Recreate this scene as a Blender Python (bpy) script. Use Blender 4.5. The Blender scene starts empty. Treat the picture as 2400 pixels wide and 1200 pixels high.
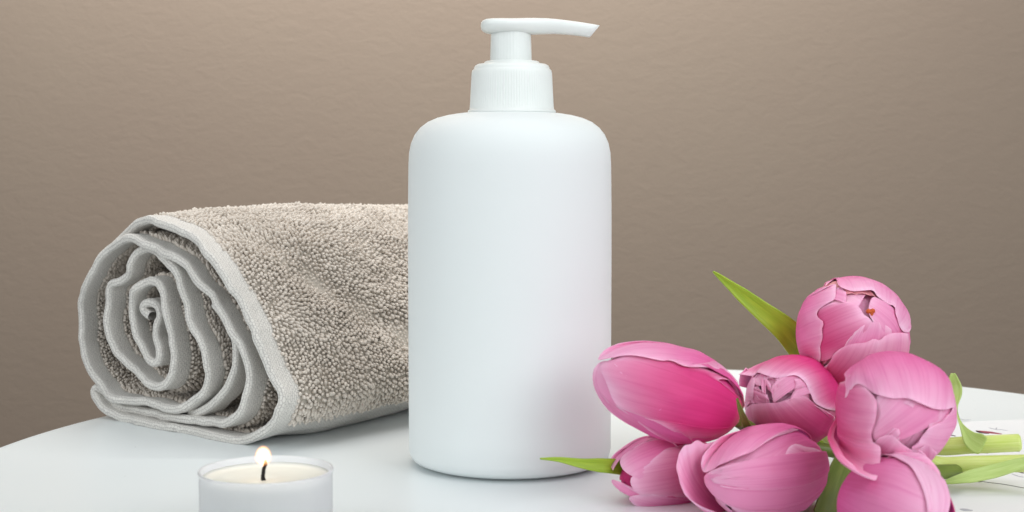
import bpy, math, random
import numpy as np
random.seed(4); rng = np.random.default_rng(7)
scene = bpy.context.scene
D = bpy.data

# ------------------------------------------------------------------ camera
F = 3400.0; CAMH = 0.1124; PITCH = math.atan(240 / F)      # focal length in photo pixels (2400 wide)
cam_d = D.cameras.new('camera'); cam = D.objects.new('camera', cam_d); scene.collection.objects.link(cam)
cam.location = (0, 0, CAMH); cam.rotation_euler = (math.pi / 2 - PITCH, 0, 0)
cam_d.sensor_width = 36; cam_d.lens = 36 * F / 2400
cam_d.clip_start = 0.01; cam_d.clip_end = 50
cam_d.dof.use_dof = True; cam_d.dof.focus_distance = 0.535; cam_d.dof.aperture_fstop = 22
scene.camera = cam

# ------------------------------------------------------------------ light
w = D.worlds.new('World'); scene.world = w; w.use_nodes = True
bg = w.node_tree.nodes['Background']; bg.inputs[0].default_value = (0.93, 0.97, 1.0, 1); bg.inputs[1].default_value = 0.30

def area(name, loc, target, sx, sy, power, color):
    l = D.lights.new(name, 'AREA'); l.shape = 'RECTANGLE'; l.size = sx; l.size_y = sy; l.energy = power; l.color = color
    o = D.objects.new(name, l); scene.collection.objects.link(o); o.location = loc
    d = np.array(target, float) - np.array(loc, float)
    from mathutils import Vector
    o.rotation_euler = Vector(d).to_track_quat('-Z', 'Y').to_euler()
    return o
area('softbox_overhead', (0.05, 0.50, 0.70), (0.03, 0.52, 0.0), 0.50, 0.40, 1.45, (1.0, 0.99, 0.975))
area('wall_wash_lamp', (-0.08, 0.80, 0.60), (-0.08, 1.0, 0.46), 0.65, 0.12, 7.8, (1.0, 0.985, 0.96))
area('fill_front_left', (-0.68, 0.14, 0.34), (0.0, 0.52, 0.06), 0.60, 0.55, 2.8, (0.94, 0.985, 1.0))  # added fill light, lifts the left side of the bottle
area('fill_front_right', (0.60, 0.06, 0.50), (0.02, 0.52, 0.07), 0.60, 0.55, 3.6, (0.94, 0.985, 1.0))  # fill light added opposite, evens out the bottle from the right
area('fill_behind_camera', (0.16, -0.30, 0.30), (0.08, 0.45, 0.03), 0.50, 0.36, 0.75, (0.95, 0.985, 1.0))  # added frontal fill to brighten the candle cup and petals
area('fill_right_low', (0.34, 0.00, 0.20), (0.11, 0.44, 0.02), 0.36, 0.28, 0.60, (0.97, 0.985, 1.0))  # extra fill aimed at the tulips, added only to brighten them

scene.view_settings.view_transform = 'Standard'; scene.view_settings.look = 'None'
scene.view_settings.exposure = 0.0; scene.view_settings.gamma = 1.0

# ------------------------------------------------------------------ helpers
C0 = np.array([0, 0, CAMH]); FW = np.array([0, math.cos(PITCH), -math.sin(PITCH)])
UP = np.array([0, math.sin(PITCH), math.cos(PITCH)]); RT = np.array([1., 0, 0])
def ray(x, y): return RT * ((x - 1200) / F) - UP * ((y - 600) / F) + FW
def P(x, y, Y): r = ray(x, y); return C0 + r * (Y / r[1])
def ground(x, y): r = ray(x, y); return C0 + r * (-CAMH / r[2])
def nrm(v): v = np.asarray(v, float); return v / np.maximum(np.linalg.norm(v, axis=-1, keepdims=True), 1e-12)

def tag(o, label=None, cat=None, group=None, kind=None):
    if label: o['label'] = label
    if cat: o['category'] = cat
    if group: o['group'] = group
    if kind: o['kind'] = kind
    return o
def empty(name, loc):
    o = D.objects.new(name, None); scene.collection.objects.link(o); o.location = tuple(loc); o.empty_display_size = 0.01
    return o
def mesh(name, V, Fc, mat, parent=None, uv=None, col=None, smooth=True):
    """V in world coordinates; Fc list/array of faces; uv, col per vertex"""
    V = np.asarray(V, float)
    if parent is not None: V = V - np.array(parent['_loc'])
    me = D.meshes.new(name)
    if isinstance(Fc, np.ndarray):
        n, k = Fc.shape
        me.vertices.add(len(V)); me.vertices.foreach_set('co', V.astype(np.float32).ravel())
        me.loops.add(n * k); me.loops.foreach_set('vertex_index', Fc.astype(np.int32).ravel())
        me.polygons.add(n); me.polygons.foreach_set('loop_start', np.arange(0, n * k, k, dtype=np.int32))
        me.update(calc_edges=True)
    else:
        me.from_pydata([tuple(v) for v in V], [], [tuple(int(i) for i in f) for f in Fc])
    li = np.zeros(len(me.loops), np.int32); me.loops.foreach_get('vertex_index', li)
    if uv is not None:
        l = me.uv_layers.new(name='UVMap'); l.data.foreach_set('uv', np.asarray(uv, np.float32)[li].ravel())
    if col is not None:
        a = me.color_attributes.new('Col', 'FLOAT_COLOR', 'POINT')
        c = np.ones((len(V), 4), np.float32); c[:, :np.asarray(col).shape[1]] = col
        a.data.foreach_set('color', c.ravel())
    me.polygons.foreach_set('use_smooth', np.full(len(me.polygons), smooth))
    me.materials.append(mat); me.validate(); me.update()
    o = D.objects.new(name, me); scene.collection.objects.link(o)
    if parent is not None:
        o.parent = D.objects[parent['_name']]
    return o
def thing(name, loc, label, cat, group=None):
    e = tag(empty(name, loc), label, cat, group)
    return {'_name': e.name, '_loc': tuple(loc), 'o': e}
def grid_faces(nu, nv, closeu=False):
    f = []
    for i in range(nu if closeu else nu - 1):
        a = i * nv; b = ((i + 1) % nu) * nv
        for j in range(nv - 1): f.append((a + j, b + j, b + j + 1, a + j + 1))
    return np.array(f)
def lathe(prof, cx, cy, seg=96, mod=None):
    """prof list of (r,z) ; returns V, F"""
    prof = np.array(prof); th = np.linspace(0, 2 * math.pi, seg, endpoint=False)
    V = []
    for t in th:
        for k, (r, z) in enumerate(prof):
            rr = r if mod is None else mod(r, z, t, k)
            V.append((cx + rr * math.cos(t), cy + rr * math.sin(t), z))
    return np.array(V), grid_faces(seg, len(prof), True)
def catmull(pts, step, closed=False):
    pts = np.asarray(pts, float); n = len(pts); out = []
    for i in range(n - 1):
        p0 = pts[max(i - 1, 0)]; p1 = pts[i]; p2 = pts[i + 1]; p3 = pts[min(i + 2, n - 1)]
        m = max(2, int(np.ceil(np.linalg.norm((p2 - p1)[:3]) / step)))
        for k in range(m):
            t = k / m
            out.append(0.5 * (2 * p1 + (p2 - p0) * t + (2 * p0 - 5 * p1 + 4 * p2 - p3) * t * t + (3 * p1 - p0 - 3 * p2 + p3) * t ** 3))
    out.append(pts[-1]); return np.array(out)
def resample(pts, n):
    pts = np.asarray(pts, float); d = np.r_[0, np.cumsum(np.linalg.norm(np.diff(pts, axis=0), axis=1))]
    t = np.linspace(0, d[-1], n); return np.stack([np.interp(t, d, pts[:, k]) for k in range(pts.shape[1])], 1)
class VN:                                              # cheap smooth value noise in 3D
    def __init__(s, seed): s.g = np.random.default_rng(seed).random((16, 16, 16)) * 2 - 1
    def __call__(s, p):
        p = np.asarray(p, float); i = np.floor(p).astype(int); f = p - i; f = f * f * (3 - 2 * f); r = 0
        for a in (0, 1):
            for b in (0, 1):
                for c in (0, 1):
                    wgt = (f[..., 0] if a else 1 - f[..., 0]) * (f[..., 1] if b else 1 - f[..., 1]) * (f[..., 2] if c else 1 - f[..., 2])
                    r = r + wgt * s.g[(i[..., 0] + a) % 16, (i[..., 1] + b) % 16, (i[..., 2] + c) % 16]
        return r
vn = VN(3); vn2 = VN(11)

# ------------------------------------------------------------------ materials
def mat(name):
    m = D.materials.new(name); m.use_nodes = True; nt = m.node_tree; b = nt.nodes['Principled BSDF']
    return m, nt, b, (lambda t: nt.nodes.new(t)), (lambda a, c: nt.links.new(a, c))
def noise(N, L, vec, scale, detail=3, rough=0.5, dist=0.0):
    n = N('ShaderNodeTexNoise'); n.inputs['Scale'].default_value = scale; n.inputs['Detail'].default_value = detail
    n.inputs['Roughness'].default_value = rough; n.inputs['Distortion'].default_value = dist
    if vec is not None: L(vec, n.inputs['Vector'])
    return n
def mapping(N, L, vec, scale=(1, 1, 1), rot=(0, 0, 0)):
    m = N('ShaderNodeMapping'); m.inputs['Scale'].default_value = scale; m.inputs['Rotation'].default_value = rot; L(vec, m.inputs[0]); return m.outputs[0]
def ramp(N, L, fac, stops):
    r = N('ShaderNodeValToRGB'); el = r.color_ramp.elements
    el[0].position, el[0].color = stops[0][0], (*stops[0][1], 1); el[1].position, el[1].color = stops[-1][0], (*stops[-1][1], 1)
    for p_, c in stops[1:-1]: e = el.new(p_); e.color = (*c, 1)
    L(fac, r.inputs[0]); return r.outputs[0]
def bump(N, L, b, h, dist, strength=1.0, prev=None):
    k = N('ShaderNodeBump'); k.inputs['Distance'].default_value = dist; k.inputs['Strength'].default_value = strength; L(h, k.inputs['Height'])
    if prev is not None: L(prev, k.inputs['Normal'])
    L(k.outputs[0], b.inputs['Normal']); return k.outputs[0]

# painted plaster wall
m_wall, nt, b, N, L = mat('painted_plaster')
tc = N('ShaderNodeTexCoord').outputs['Object']
v1 = mapping(N, L, tc, (1.0, 1.0, 1.7), (0, math.radians(28), 0))
n1 = noise(N, L, v1, 85, 5, 0.62, 0.6); n2 = noise(N, L, tc, 420, 3, 0.6); n3 = noise(N, L, tc, 5, 3)
L(ramp(N, L, n3.outputs[0], [(0.3, (0.203, 0.154, 0.117)), (0.7, (0.210, 0.163, 0.123))]), b.inputs['Base Color'])
b.inputs['Roughness'].default_value = 0.75
k = bump(N, L, b, n1.outputs[0], 0.0009, 0.36); bump(N, L, b, n2.outputs[0], 0.0003, 0.3, k)

# lacquered white table
m_table, nt, b, N, L = mat('white_lacquer')
tc = N('ShaderNodeTexCoord').outputs['Object']
sp = noise(N, L, tc, 330, 1); n3 = noise(N, L, tc, 6, 2)
c1 = ramp(N, L, n3.outputs[0], [(0.3, (0.745, 0.795, 0.80)), (0.7, (0.77, 0.81, 0.82))])
c2 = ramp(N, L, sp.outputs[0], [(0.16, (0.55, 0.55, 0.53)), (0.20, (1, 1, 1))])
mx = N('ShaderNodeMix'); mx.data_type = 'RGBA'; mx.blend_type = 'MULTIPLY'; mx.inputs[0].default_value = 1
L(c1, mx.inputs[6]); L(c2, mx.inputs[7]); L(mx.outputs[2], b.inputs['Base Color'])
b.inputs['Roughness'].default_value = 0.32; b.inputs['Specular IOR Level'].default_value = 0.35
bump(N, L, b, n3.outputs[0], 0.0004, 0.2)

def plastic(name, c, rough, sss=0.15, speck=False, bscale=500, bd=0.00005):
    m, nt, b, N, L = mat(name)
    tc = N('ShaderNodeTexCoord').outputs['Object']
    b.inputs['Roughness'].default_value = rough; b.inputs['Subsurface Weight'].default_value = sss
    b.inputs['Subsurface Radius'].default_value = (0.004, 0.004, 0.004); b.inputs['Subsurface Scale'].default_value = 1.0
    b.inputs['Specular IOR Level'].default_value = 0.35
    n = noise(N, L, tc, bscale, 3); bump(N, L, b, n.outputs[0], bd, 0.5)
    if speck:
        s = noise(N, L, tc, 330, 1); c2 = ramp(N, L, s.outputs[0], [(0.13, tuple(x * .78 for x in c)), (0.17, c)]); L(c2, b.inputs['Base Color'])
    else: b.inputs['Base Color'].default_value = (*c, 1)
    return m
m_bottle = plastic('matte_white_plastic', (0.765, 0.80, 0.80), 0.58, 0.1, True, 700, 0.00004)
m_cap = plastic('milky_white_plastic', (0.80, 0.83, 0.81), 0.36, 0.25)
m_card = plastic('coated_paper', (0.78, 0.79, 0.80), 0.55, 0.0)
m_ink = plastic('dark_printing_ink', (0.045, 0.04, 0.05), 0.5, 0)
m_inkred = plastic('red_printing_ink', (0.32, 0.06, 0.09), 0.5, 0)
m_inkgrey = plastic('grey_printing_ink', (0.42, 0.42, 0.47), 0.5, 0)
m_wick = plastic('charred_wick', (0.012, 0.011, 0.010), 0.9, 0, bscale=3000, bd=.0002)
m_wax = plastic('candle_wax', (0.86, 0.85, 0.76), 0.10, 0.5)
m_pistil = plastic('orange_pistil', (0.55, 0.10, 0.02), 0.6, 0.1, bscale=2500, bd=.0004)

m_cup, nt, b, N, L = mat('frosted_clear_cup')
b.inputs['Base Color'].default_value = (0.97, 0.975, 0.985, 1); b.inputs['Roughness'].default_value = 0.35
b.inputs['Transmission Weight'].default_value = 0.55; b.inputs['IOR'].default_value = 1.3

m_flame, nt, b, N, L = mat('candle_flame')
nt.nodes.remove(b); out = nt.nodes['Material Output']
tc = N('ShaderNodeTexCoord').outputs['Generated']
mp = N('ShaderNodeMapping'); mp.inputs['Location'].default_value = (-.5, -.5, -.48); L(tc, mp.inputs[0])
ln = N('ShaderNodeVectorMath'); ln.operation = 'LENGTH'; L(mp.outputs[0], ln.inputs[0])
cr = ramp(N, L, ln.outputs['Value'], [(0.0, (1, 0.86, 0.60)), (0.30, (1, 0.72, 0.40)), (0.42, (1, 0.42, 0.12)), (0.5, (0.9, 0.2, 0.03))])
st = N('ShaderNodeMapRange'); L(ln.outputs['Value'], st.inputs[0]); st.inputs[1].default_value = 0.12; st.inputs[2].default_value = 0.5
st.inputs[3].default_value = 2400; st.inputs[4].default_value = 5
em = N('ShaderNodeEmission'); L(cr, em.inputs[0]); L(st.outputs[0], em.inputs[1]); L(em.outputs[0], out.inputs['Volume'])

# towel fabrics
def fabric(name, c1, c2, weave=False):
    m, nt, b, N, L = mat(name)
    b.inputs['Roughness'].default_value = 0.95; b.inputs['Specular IOR Level'].default_value = 0.1
    b.inputs['Sheen Weight'].default_value = 0.25; b.inputs['Sheen Roughness'].default_value = 0.5
    tc = N('ShaderNodeTexCoord')
    if weave:
        br = N('ShaderNodeTexBrick'); wn = noise(N, L, tc.outputs['UV'], 700, 2)
        wa = N('ShaderNodeVectorMath'); wa.operation = 'MULTIPLY_ADD'; L(wn.outputs['Color'], wa.inputs[0]); wa.inputs[1].default_value = (.0014, .0014, 0)
        L(tc.outputs['UV'], wa.inputs[2]); L(wa.outputs[0], br.inputs['Vector'])
        br.inputs['Scale'].default_value = 1.0; br.inputs['Brick Width'].default_value = 0.0015; br.inputs['Row Height'].default_value = 0.00095
        br.inputs['Mortar Size'].default_value = 0.00013; br.inputs['Mortar Smooth'].default_value = 0.7
        br.inputs['Color1'].default_value = (*c1, 1); br.inputs['Color2'].default_value = (*[x * .95 for x in c1], 1); br.inputs['Mortar'].default_value = (*[x * .80 for x in c2], 1)
        L(br.outputs['Color'], b.inputs['Base Color'])
        iv = N('ShaderNodeMath'); iv.operation = 'SUBTRACT'; iv.inputs[0].default_value = 1; L(br.outputs['Fac'], iv.inputs[1])
        n = noise(N, L, tc.outputs['Object'], 900, 3)
        k = bump(N, L, b, iv.outputs[0], 0.00022, 0.8); bump(N, L, b, n.outputs[0], 0.0004, 0.5, k)
    else:
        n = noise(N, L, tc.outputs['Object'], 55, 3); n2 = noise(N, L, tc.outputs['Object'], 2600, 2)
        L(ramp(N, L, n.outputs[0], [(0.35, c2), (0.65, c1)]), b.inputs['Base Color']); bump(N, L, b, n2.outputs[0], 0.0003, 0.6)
    return m
m_hem = fabric('woven_hem_cotton', (0.74, 0.715, 0.67), (0.62, 0.59, 0.56), True)
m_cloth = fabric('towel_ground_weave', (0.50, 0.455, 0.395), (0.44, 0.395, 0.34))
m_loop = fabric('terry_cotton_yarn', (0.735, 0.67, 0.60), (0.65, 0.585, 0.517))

# petals: vertex colour (own colour of each petal) + fine veins along the petal
m_petal, nt, b, N, L = mat('tulip_petal')
at = N('ShaderNodeAttribute'); at.attribute_name = 'Col'
tc = N('ShaderNodeTexCoord').outputs['UV']
v = mapping(N, L, tc, (60, 1.6, 1)); n1 = noise(N, L, v, 1.0, 4, 0.6)
v = mapping(N, L, tc, (9, 1.0, 1)); n2 = noise(N, L, v, 1.0, 3, 0.5)
vein = ramp(N, L, n1.outputs[0], [(0.30, (0.90, 0.68, 0.81)), (0.55, (1, 1, 1)), (0.75, (1.02, 1.05, 1.04))])
big = ramp(N, L, n2.outputs[0], [(0.3, (0.98, 0.86, 0.92)), (0.65, (1.03, 1.06, 1.04))])
mx = N('ShaderNodeMix'); mx.data_type = 'RGBA'; mx.blend_type = 'MULTIPLY'; mx.inputs[0].default_value = 0.75; L(at.outputs[0], mx.inputs[6]); L(vein, mx.inputs[7])
mx2 = N('ShaderNodeMix'); mx2.data_type = 'RGBA'; mx2.blend_type = 'MULTIPLY'; mx2.inputs[0].default_value = 0.8; L(mx.outputs[2], mx2.inputs[6]); L(big, mx2.inputs[7])
L(mx2.outputs[2], b.inputs['Base Color']); b.inputs['Roughness'].default_value = 0.55; b.inputs['Specular IOR Level'].default_value = 0.22
b.inputs['Subsurface Weight'].default_value = 0.25; b.inputs['Subsurface Radius'].default_value = (0.004, 0.0015, 0.0025); b.inputs['Subsurface Scale'].default_value = 1
bump(N, L, b, n1.outputs[0], 0.00018, 0.45)
tr = N('ShaderNodeBsdfTranslucent'); L(mx2.outputs[2], tr.inputs[0]); ms = N('ShaderNodeMixShader'); ms.inputs[0].default_value = 0.07
L(b.outputs[0], ms.inputs[1]); L(tr.outputs[0], ms.inputs[2]); L(ms.outputs[0], nt.nodes['Material Output'].inputs[0])

# leaves and stems
def green(name, c1, c2, rough=0.4):
    m, nt, b, N, L = mat(name)
    tc = N('ShaderNodeTexCoord').outputs['UV']; v = mapping(N, L, tc, (40, 2.0, 1)); n1 = noise(N, L, v, 1.0, 3)
    v = mapping(N, L, tc, (4, 2.5, 1)); n2 = noise(N, L, v, 1.0, 3)
    ad = N('ShaderNodeMath'); ad.operation = 'MULTIPLY_ADD'; L(n1.outputs[0], ad.inputs[0]); ad.inputs[1].default_value = .45
    h = N('ShaderNodeMath'); h.operation = 'MULTIPLY'; L(n2.outputs[0], h.inputs[0]); h.inputs[1].default_value = .55; L(h.outputs[0], ad.inputs[2])
    L(ramp(N, L, ad.outputs[0], [(0.35, c1), (0.62, c2)]), b.inputs['Base Color'])
    b.inputs['Roughness'].default_value = rough; b.inputs['Subsurface Weight'].default_value = 0.08
    b.inputs['Subsurface Radius'].default_value = (0.002, 0.003, 0.001); b.inputs['Subsurface Scale'].default_value = 1
    bump(N, L, b, n1.outputs[0], 0.0002, 0.35)
    tr = N('ShaderNodeBsdfTranslucent'); tr.inputs[0].default_value = (*c2, 1); ms = N('ShaderNodeMixShader'); ms.inputs[0].default_value = 0.25
    L(b.outputs[0], ms.inputs[1]); L(tr.outputs[0], ms.inputs[2]); L(ms.outputs[0], nt.nodes['Material Output'].inputs[0])
    return m
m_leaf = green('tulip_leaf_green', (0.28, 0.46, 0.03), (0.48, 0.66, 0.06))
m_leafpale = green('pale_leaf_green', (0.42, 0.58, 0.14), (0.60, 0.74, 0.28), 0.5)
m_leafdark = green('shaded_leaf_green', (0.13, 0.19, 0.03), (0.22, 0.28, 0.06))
m_stem = green('tulip_stem_green', (0.54, 0.66, 0.12), (0.78, 0.86, 0.36), 0.45)

# ------------------------------------------------------------------ setting: wall
def box_mesh(name, x0, x1, y0, y1, z0, z1, m):
    V = [(x, y, z) for x in (x0, x1) for y in (y0, y1) for z in (z0, z1)]
    Fc = [(0, 1, 3, 2), (4, 6, 7, 5), (0, 4, 5, 1), (2, 3, 7, 6), (0, 2, 6, 4), (1, 5, 7, 3)]
    return mesh(name, V, Fc, m, smooth=False)
wall = box_mesh('wall', -2.2, 2.2, 1.0, 1.08, -0.75, 1.9, m_wall); wall['kind'] = 'structure'; wall['label'] = 'taupe painted plaster wall behind the table'

# ------------------------------------------------------------------ table top (round, rounded rim)
TCX, TCY, TR = 0.0514, 0.5072, 0.2535
prof = [(0.0, 0.0)] + [(r, 0.0) for r in (0.05, 0.1, 0.15, 0.2, 0.23, 0.249)]
for k in range(1, 9):
    a = math.pi / 2 * (1 - k / 8); prof.append((TR - 0.003 + 0.003 * math.cos(a), -0.003 + 0.003 * math.sin(a)))
prof += [(TR, -0.012), (TR - .002, -0.0145), (TR - .006, -0.015), (0.0, -0.015)]
V, Fc = lathe(prof, TCX, TCY, 240)
tb = thing('side_table', (TCX, TCY, -0.015), 'round glossy white side table under the bottle, towel, candle and tulips', 'table')
mesh('table_top', V, Fc, m_table, tb)
V, Fc = lathe([(0.0, -0.0155), (0.03, -0.0155), (0.03, -0.03), (0.0125, -0.034), (0.0125, -0.46), (0.15, -0.47), (0.155, -0.478), (0.0, -0.478)], TCX, TCY, 64)
mesh('pedestal', V, Fc, m_table, tb)

# ------------------------------------------------------------------ pump bottle
BX, BY = -0.0008, 0.5245
def bz(y): return P(1195, y, BY)[2]
def br_(hw, y): d = (P(1195, y, BY) - C0) @ FW; return hw / F * d
bot = thing('pump_bottle', (BX, BY, 0), 'tall matte white plastic bottle with a lotion pump, blank front, in the centre', 'bottle')
prof = [(0.0, 0.0012), (br_(236, 1060) - .009, 0.0012), (br_(236, 1060) - .0085, 0.0), (br_(236, 1060) - .0062, 0.0), (br_(236, 1060) - .0056, 0.0008), (br_(236, 1060) - .0034, 0.0010), (br_(236, 1060) - .0017, 0.0017), (br_(236, 1060) - .0006, 0.0031), (br_(236, 1060), 0.0056)]
for hw, y in [(236, 1000), (236.5, 900), (237, 800), (237.5, 700), (238, 600), (238, 500), (237.5, 430), (237, 385), (235.5, 358), (231, 336), (222, 315), (209, 299), (192, 286), (170, 276.5), (145, 270), (120, 266), (98, 263.5), (60, 262), (0, 262)]:
    prof.append((br_(hw, y), bz(y)))
V, Fc = lathe(prof, BX, BY, 160); mesh('bottle_body', V, Fc, m_bottle, bot)
CX = P(1199.5, 200, BY)[0]
cap = [(0, 264), (96, 264), (101, 264.5), (101.5, 261), (100.5, 258.5), (97.5, 257), (97.0, 254), (96.4, 250), (95.5, 235), (94.5, 215), (93.2, 190), (92.2, 172), (91.4, 166), (88.5, 163), (87.2, 161.5), (86.8, 158.5), (84, 154), (79, 151), (68, 149), (65, 148.6), (64, 145.5), (60, 143.5), (54, 142.8), (48.5, 142.5), (0, 142.5)]
prof = [(br_(h * (1.018 if h > 70 else 1), y), bz(y)) for h, y in cap]
def ribs(r, z, t, k): return r + (0.00004 * (1 if math.cos(96 * t) > 0 else -1) if 7 <= k <= 11 else 0)
V, Fc = lathe(prof, CX, BY, 768, ribs); mesh('cap_collar', V, Fc, m_cap, bot)
SX = P(1197.5, 100, BY)[0]
prof = [(br_(h, y), bz(y)) for h, y in [(48.5, 143.0), (48.2, 130), (47.3, 100), (46.6, 78), (46.4, 66)]]
def flut(r, z, t, k): return r + 0.00003 * math.cos(40 * t)
V, Fc = lathe(prof, SX, BY, 320, flut); mesh('pump_stem', V, Fc, m_cap, bot)
# nozzle: lofted sections (xt, yt) top point, (xb, yb) bottom point, half depth mm
S = [(1127, 60, 1127, 64, 1.5), (1128, 54, 1128, 69, 4.5), (1132, 50, 1133, 74, 6.6), (1140, 47, 1141, 77.5, 8.6), (1155, 46, 1155, 79.5, 10.2), (1175, 46, 1175, 80, 10.9), (1195, 46.3, 1195, 80, 10.8), (1215, 45.6, 1215, 80.3, 9.6),
     (1235, 44.3, 1235, 80.6, 7.9), (1255, 43.8, 1253, 80.3, 6.5), (1280, 44, 1278, 79.4, 5.6), (1305, 46, 1300, 79, 5.1), (1335, 49.5, 1326, 80.3, 4.7), (1365, 53.5, 1350, 82.8, 4.3), (1390, 57.5, 1370, 85.4, 4.0), (1405, 60.3, 1382, 87.5, 3.8)]
V = []; nr = 28
for xt, yt, xb, yb, hd in S:
    a = P(xt, yt, BY); c = P(xb, yb, BY); mid = (a + c) / 2; hv = (a - c) / 2; ang = 0
    for k in range(nr):
        t = 2 * math.pi * k / nr; ct, stn = math.cos(t), math.sin(t); e = 0.48
        u_ = math.copysign(abs(ct) ** e, ct); v_ = math.copysign(abs(stn) ** e, stn)
        wd = hd * 0.001 * (1.0 if v_ > 0 else 1.0 + 0.26 * v_)      # narrower under-side
        V.append(mid + hv * v_ + np.array([0, u_ * wd, 0]))
n = len(S); Fc = []
for i in range(n - 1):
    for k in range(nr): Fc.append((i * nr + k, i * nr + (k + 1) % nr, (i + 1) * nr + (k + 1) % nr, (i + 1) * nr + k))
Fc.append(tuple(range(nr))[::-1])
# hollow spout mouth
tipc = np.mean(V[-nr:], axis=0); inner = [tipc + (q - tipc) * 0.62 for q in V[-nr:]]; deep = [q + np.array([-0.004, 0, 0.0004]) for q in inner]
o1 = len(V); V += inner + deep
for k in range(nr):
    k2 = (k + 1) % nr; Fc.append(((n - 1) * nr + k, (n - 1) * nr + k2, o1 + k2, o1 + k)); Fc.append((o1 + k, o1 + k2, o1 + nr + k2, o1 + nr + k))
Fc.append(tuple(o1 + nr + k for k in range(nr)))
mesh('pump_nozzle', V, Fc, m_cap, bot)

# ------------------------------------------------------------------ tealight
KX, KY = P(623.5, 1100, 0.42)[0], 0.42; KR = 0.0194; KH = 0.0202
cd = thing('tealight_candle', (KX, KY, 0), 'lit tealight candle in a frosted clear cup, in front of the rolled towel', 'candle')
prof = [(0, 0.0), (KR - .0016, 0.0), (KR - .0006, 0.0006), (KR, 0.002), (KR, KH - .0012), (KR + .00025, KH - .0008), (KR + .0002, KH - .0001), (KR - .0002, KH), (KR - .0006, KH - .0004), (KR - .0006, 0.0017), (0, 0.0014)]
V, Fc = lathe(prof, KX, KY, 128); mesh('cup', V, Fc, m_cup, cd)
prof = [(0, 0.0018), (KR - .0012, 0.0018), (KR - .00095, 0.003), (KR - .00095, KH - .0019), (KR - .0015, KH - .0024), (KR * .72, KH - .0026), (KR * .6, KH - .0031), (KR * .2, KH - .0031), (0, KH - .0030)]
V, Fc = lathe(prof, KX, KY, 96); mesh('wax', V, Fc, m_wax, cd)
wy = KY - 0.0015
path = [P(617.5, 1126, wy), P(616.5, 1112, wy), P(619, 1098, wy), P(622, 1086, wy), P(621, 1074, wy)]
V = []; cc = catmull(path, 0.0004)
for i, q in enumerate(cc):
    r = 0.00056 * (1.25 if i < 3 else 1.0) * (0.6 if i > len(cc) - 3 else 1)
    for k in range(10):
        t = 2 * math.pi * k / 10; rr = r * (1 + 0.15 * math.cos(3 * t + i)); V.append(q + np.array([rr * math.cos(t), rr * math.sin(t), 0]))
Fc = [(i * 10 + k, i * 10 + (k + 1) % 10, (i + 1) * 10 + (k + 1) % 10, (i + 1) * 10 + k) for i in range(len(cc) - 1) for k in range(10)] + [tuple((len(cc) - 1) * 10 + k for k in range(10))]
mesh('wick', V, Fc, m_wick, cd)
zt = P(617, 1042, wy)[2]; zb = P(617, 1094, wy)[2]; fx = P(617, 1075, wy)[0]
prof = []
for k in range(17):
    s = k / 16; prof.append((0.0028 * math.sin(math.pi * s) ** 0.6 * (1 - 0.18 * s) if 0 < k < 16 else 0, zb + (zt - zb) * s))
V, Fc = lathe(prof, fx, wy, 32); mesh('flame', V, Fc, m_flame, cd)

# ------------------------------------------------------------------ rolled towel
ang = math.radians(51); AX = np.array([math.cos(ang), math.sin(ang), 0]); EX = np.array([AX[1], -AX[0], 0]); G0 = ground(530, 1037)
def loc(x, y, off=0.0):
    r = ray(x, y); O = G0 + AX * off; t = ((O - C0) @ AX) / (r @ AX); q = C0 + r * t - O; return (q @ EX, q[2])
tw = thing('rolled_towel', G0, 'rolled beige terry towel with woven hem, lying behind the candle', 'towel')
TRACE = [  # (px, py, axial offset mm): front edge of the cloth, from the core outward
 (352,742,2.5),(340,735,2),(331,722,2),(338,709,2),(352,708,2),(364,722,2),(368,745,1.5),(360,762,1),(360,788,1),(370,812,.5),(374,835,.5),(364,852,.5),(345,843,0),(325,812,0),(309,768,0),(302,728,0),(309,690,0),(328,667,0),(352,660,0),
 (370,678,0),(379,704,0),(388,740,0),(394,775,0),(399,812,0),(401,847,0),(399,878,0),(388,903,0),(366,909,0),(341,897,0),(309,869,0),(275,838,0),(259,800,0),(251,762,0),(247,720,0),(251,684,0),(258,667,0),(276,657,0),(295,640,0),(303,614,.5),(318,593,1.5),(342,584,2.5),(372,600,2),(398,622,1),(412,650,.5),(424,695,0),
 (438,742,0),(455,780,0),(473,812,0),(481,848,0),(482,882,0),(473,912,0),(452,938,0),(427,958,0),(400,961,0),(347,945,0),(293,942,0),(251,929,0),(227,904,0),(208,872,0),(195,832,0),(186,792,0),(184,745,0),(187,697,0),(206,654,0),(236,599,0),(270,566,0),(303,557,0),(342,576,0),(400,604,0),
 (432,626,0),(468,668,0),(505,720,0),(541,779,0),(568,833,0),(579,898,0),(568,958,0),(538,986,0),(497,993,.5),(458,985,1),(400,978,2.5),(330,970,3.5),(270,950,3.5),(228,915,1.5),(217,910,.5),(213,922,0),(222,938,0),(242,960,0),(282,985,0),(347,1008,0),(427,1025,0),(490,1035,0),(547,1035,0),
 (600,1018,0),(640,985,0),(656,950,0),(648,915,0),(624,866,0),(587,767,0),(550,701,0),(505,620,.5),(445,562,1),(391,531,1.5),(355,518,2),(322,519,2.5),(293,545,4),(262,583,7),(235,630,9)]
pts = np.array([[*loc(x, y, o * .001), o * .001] for x, y, o in TRACE]); pts[:, 1] = np.maximum(pts[:, 1], 0.0013)
cv = catmull(pts, 0.0006); d = np.r_[0, np.cumsum(np.linalg.norm(np.diff(cv[:, :2], axis=0), axis=1))]
NS = int(d[-1] / 0.0009); cv = resample(cv, NS)
for _ in range(3): cv[1:-1] = .25 * cv[:-2] + .5 * cv[1:-1] + .25 * cv[2:]
tg = nrm(np.gradient(cv[:, :2], axis=0)); nm = np.stack([-tg[:, 1], tg[:, 0]], 1)
sl = np.arange(NS) * d[-1] / NS
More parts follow.
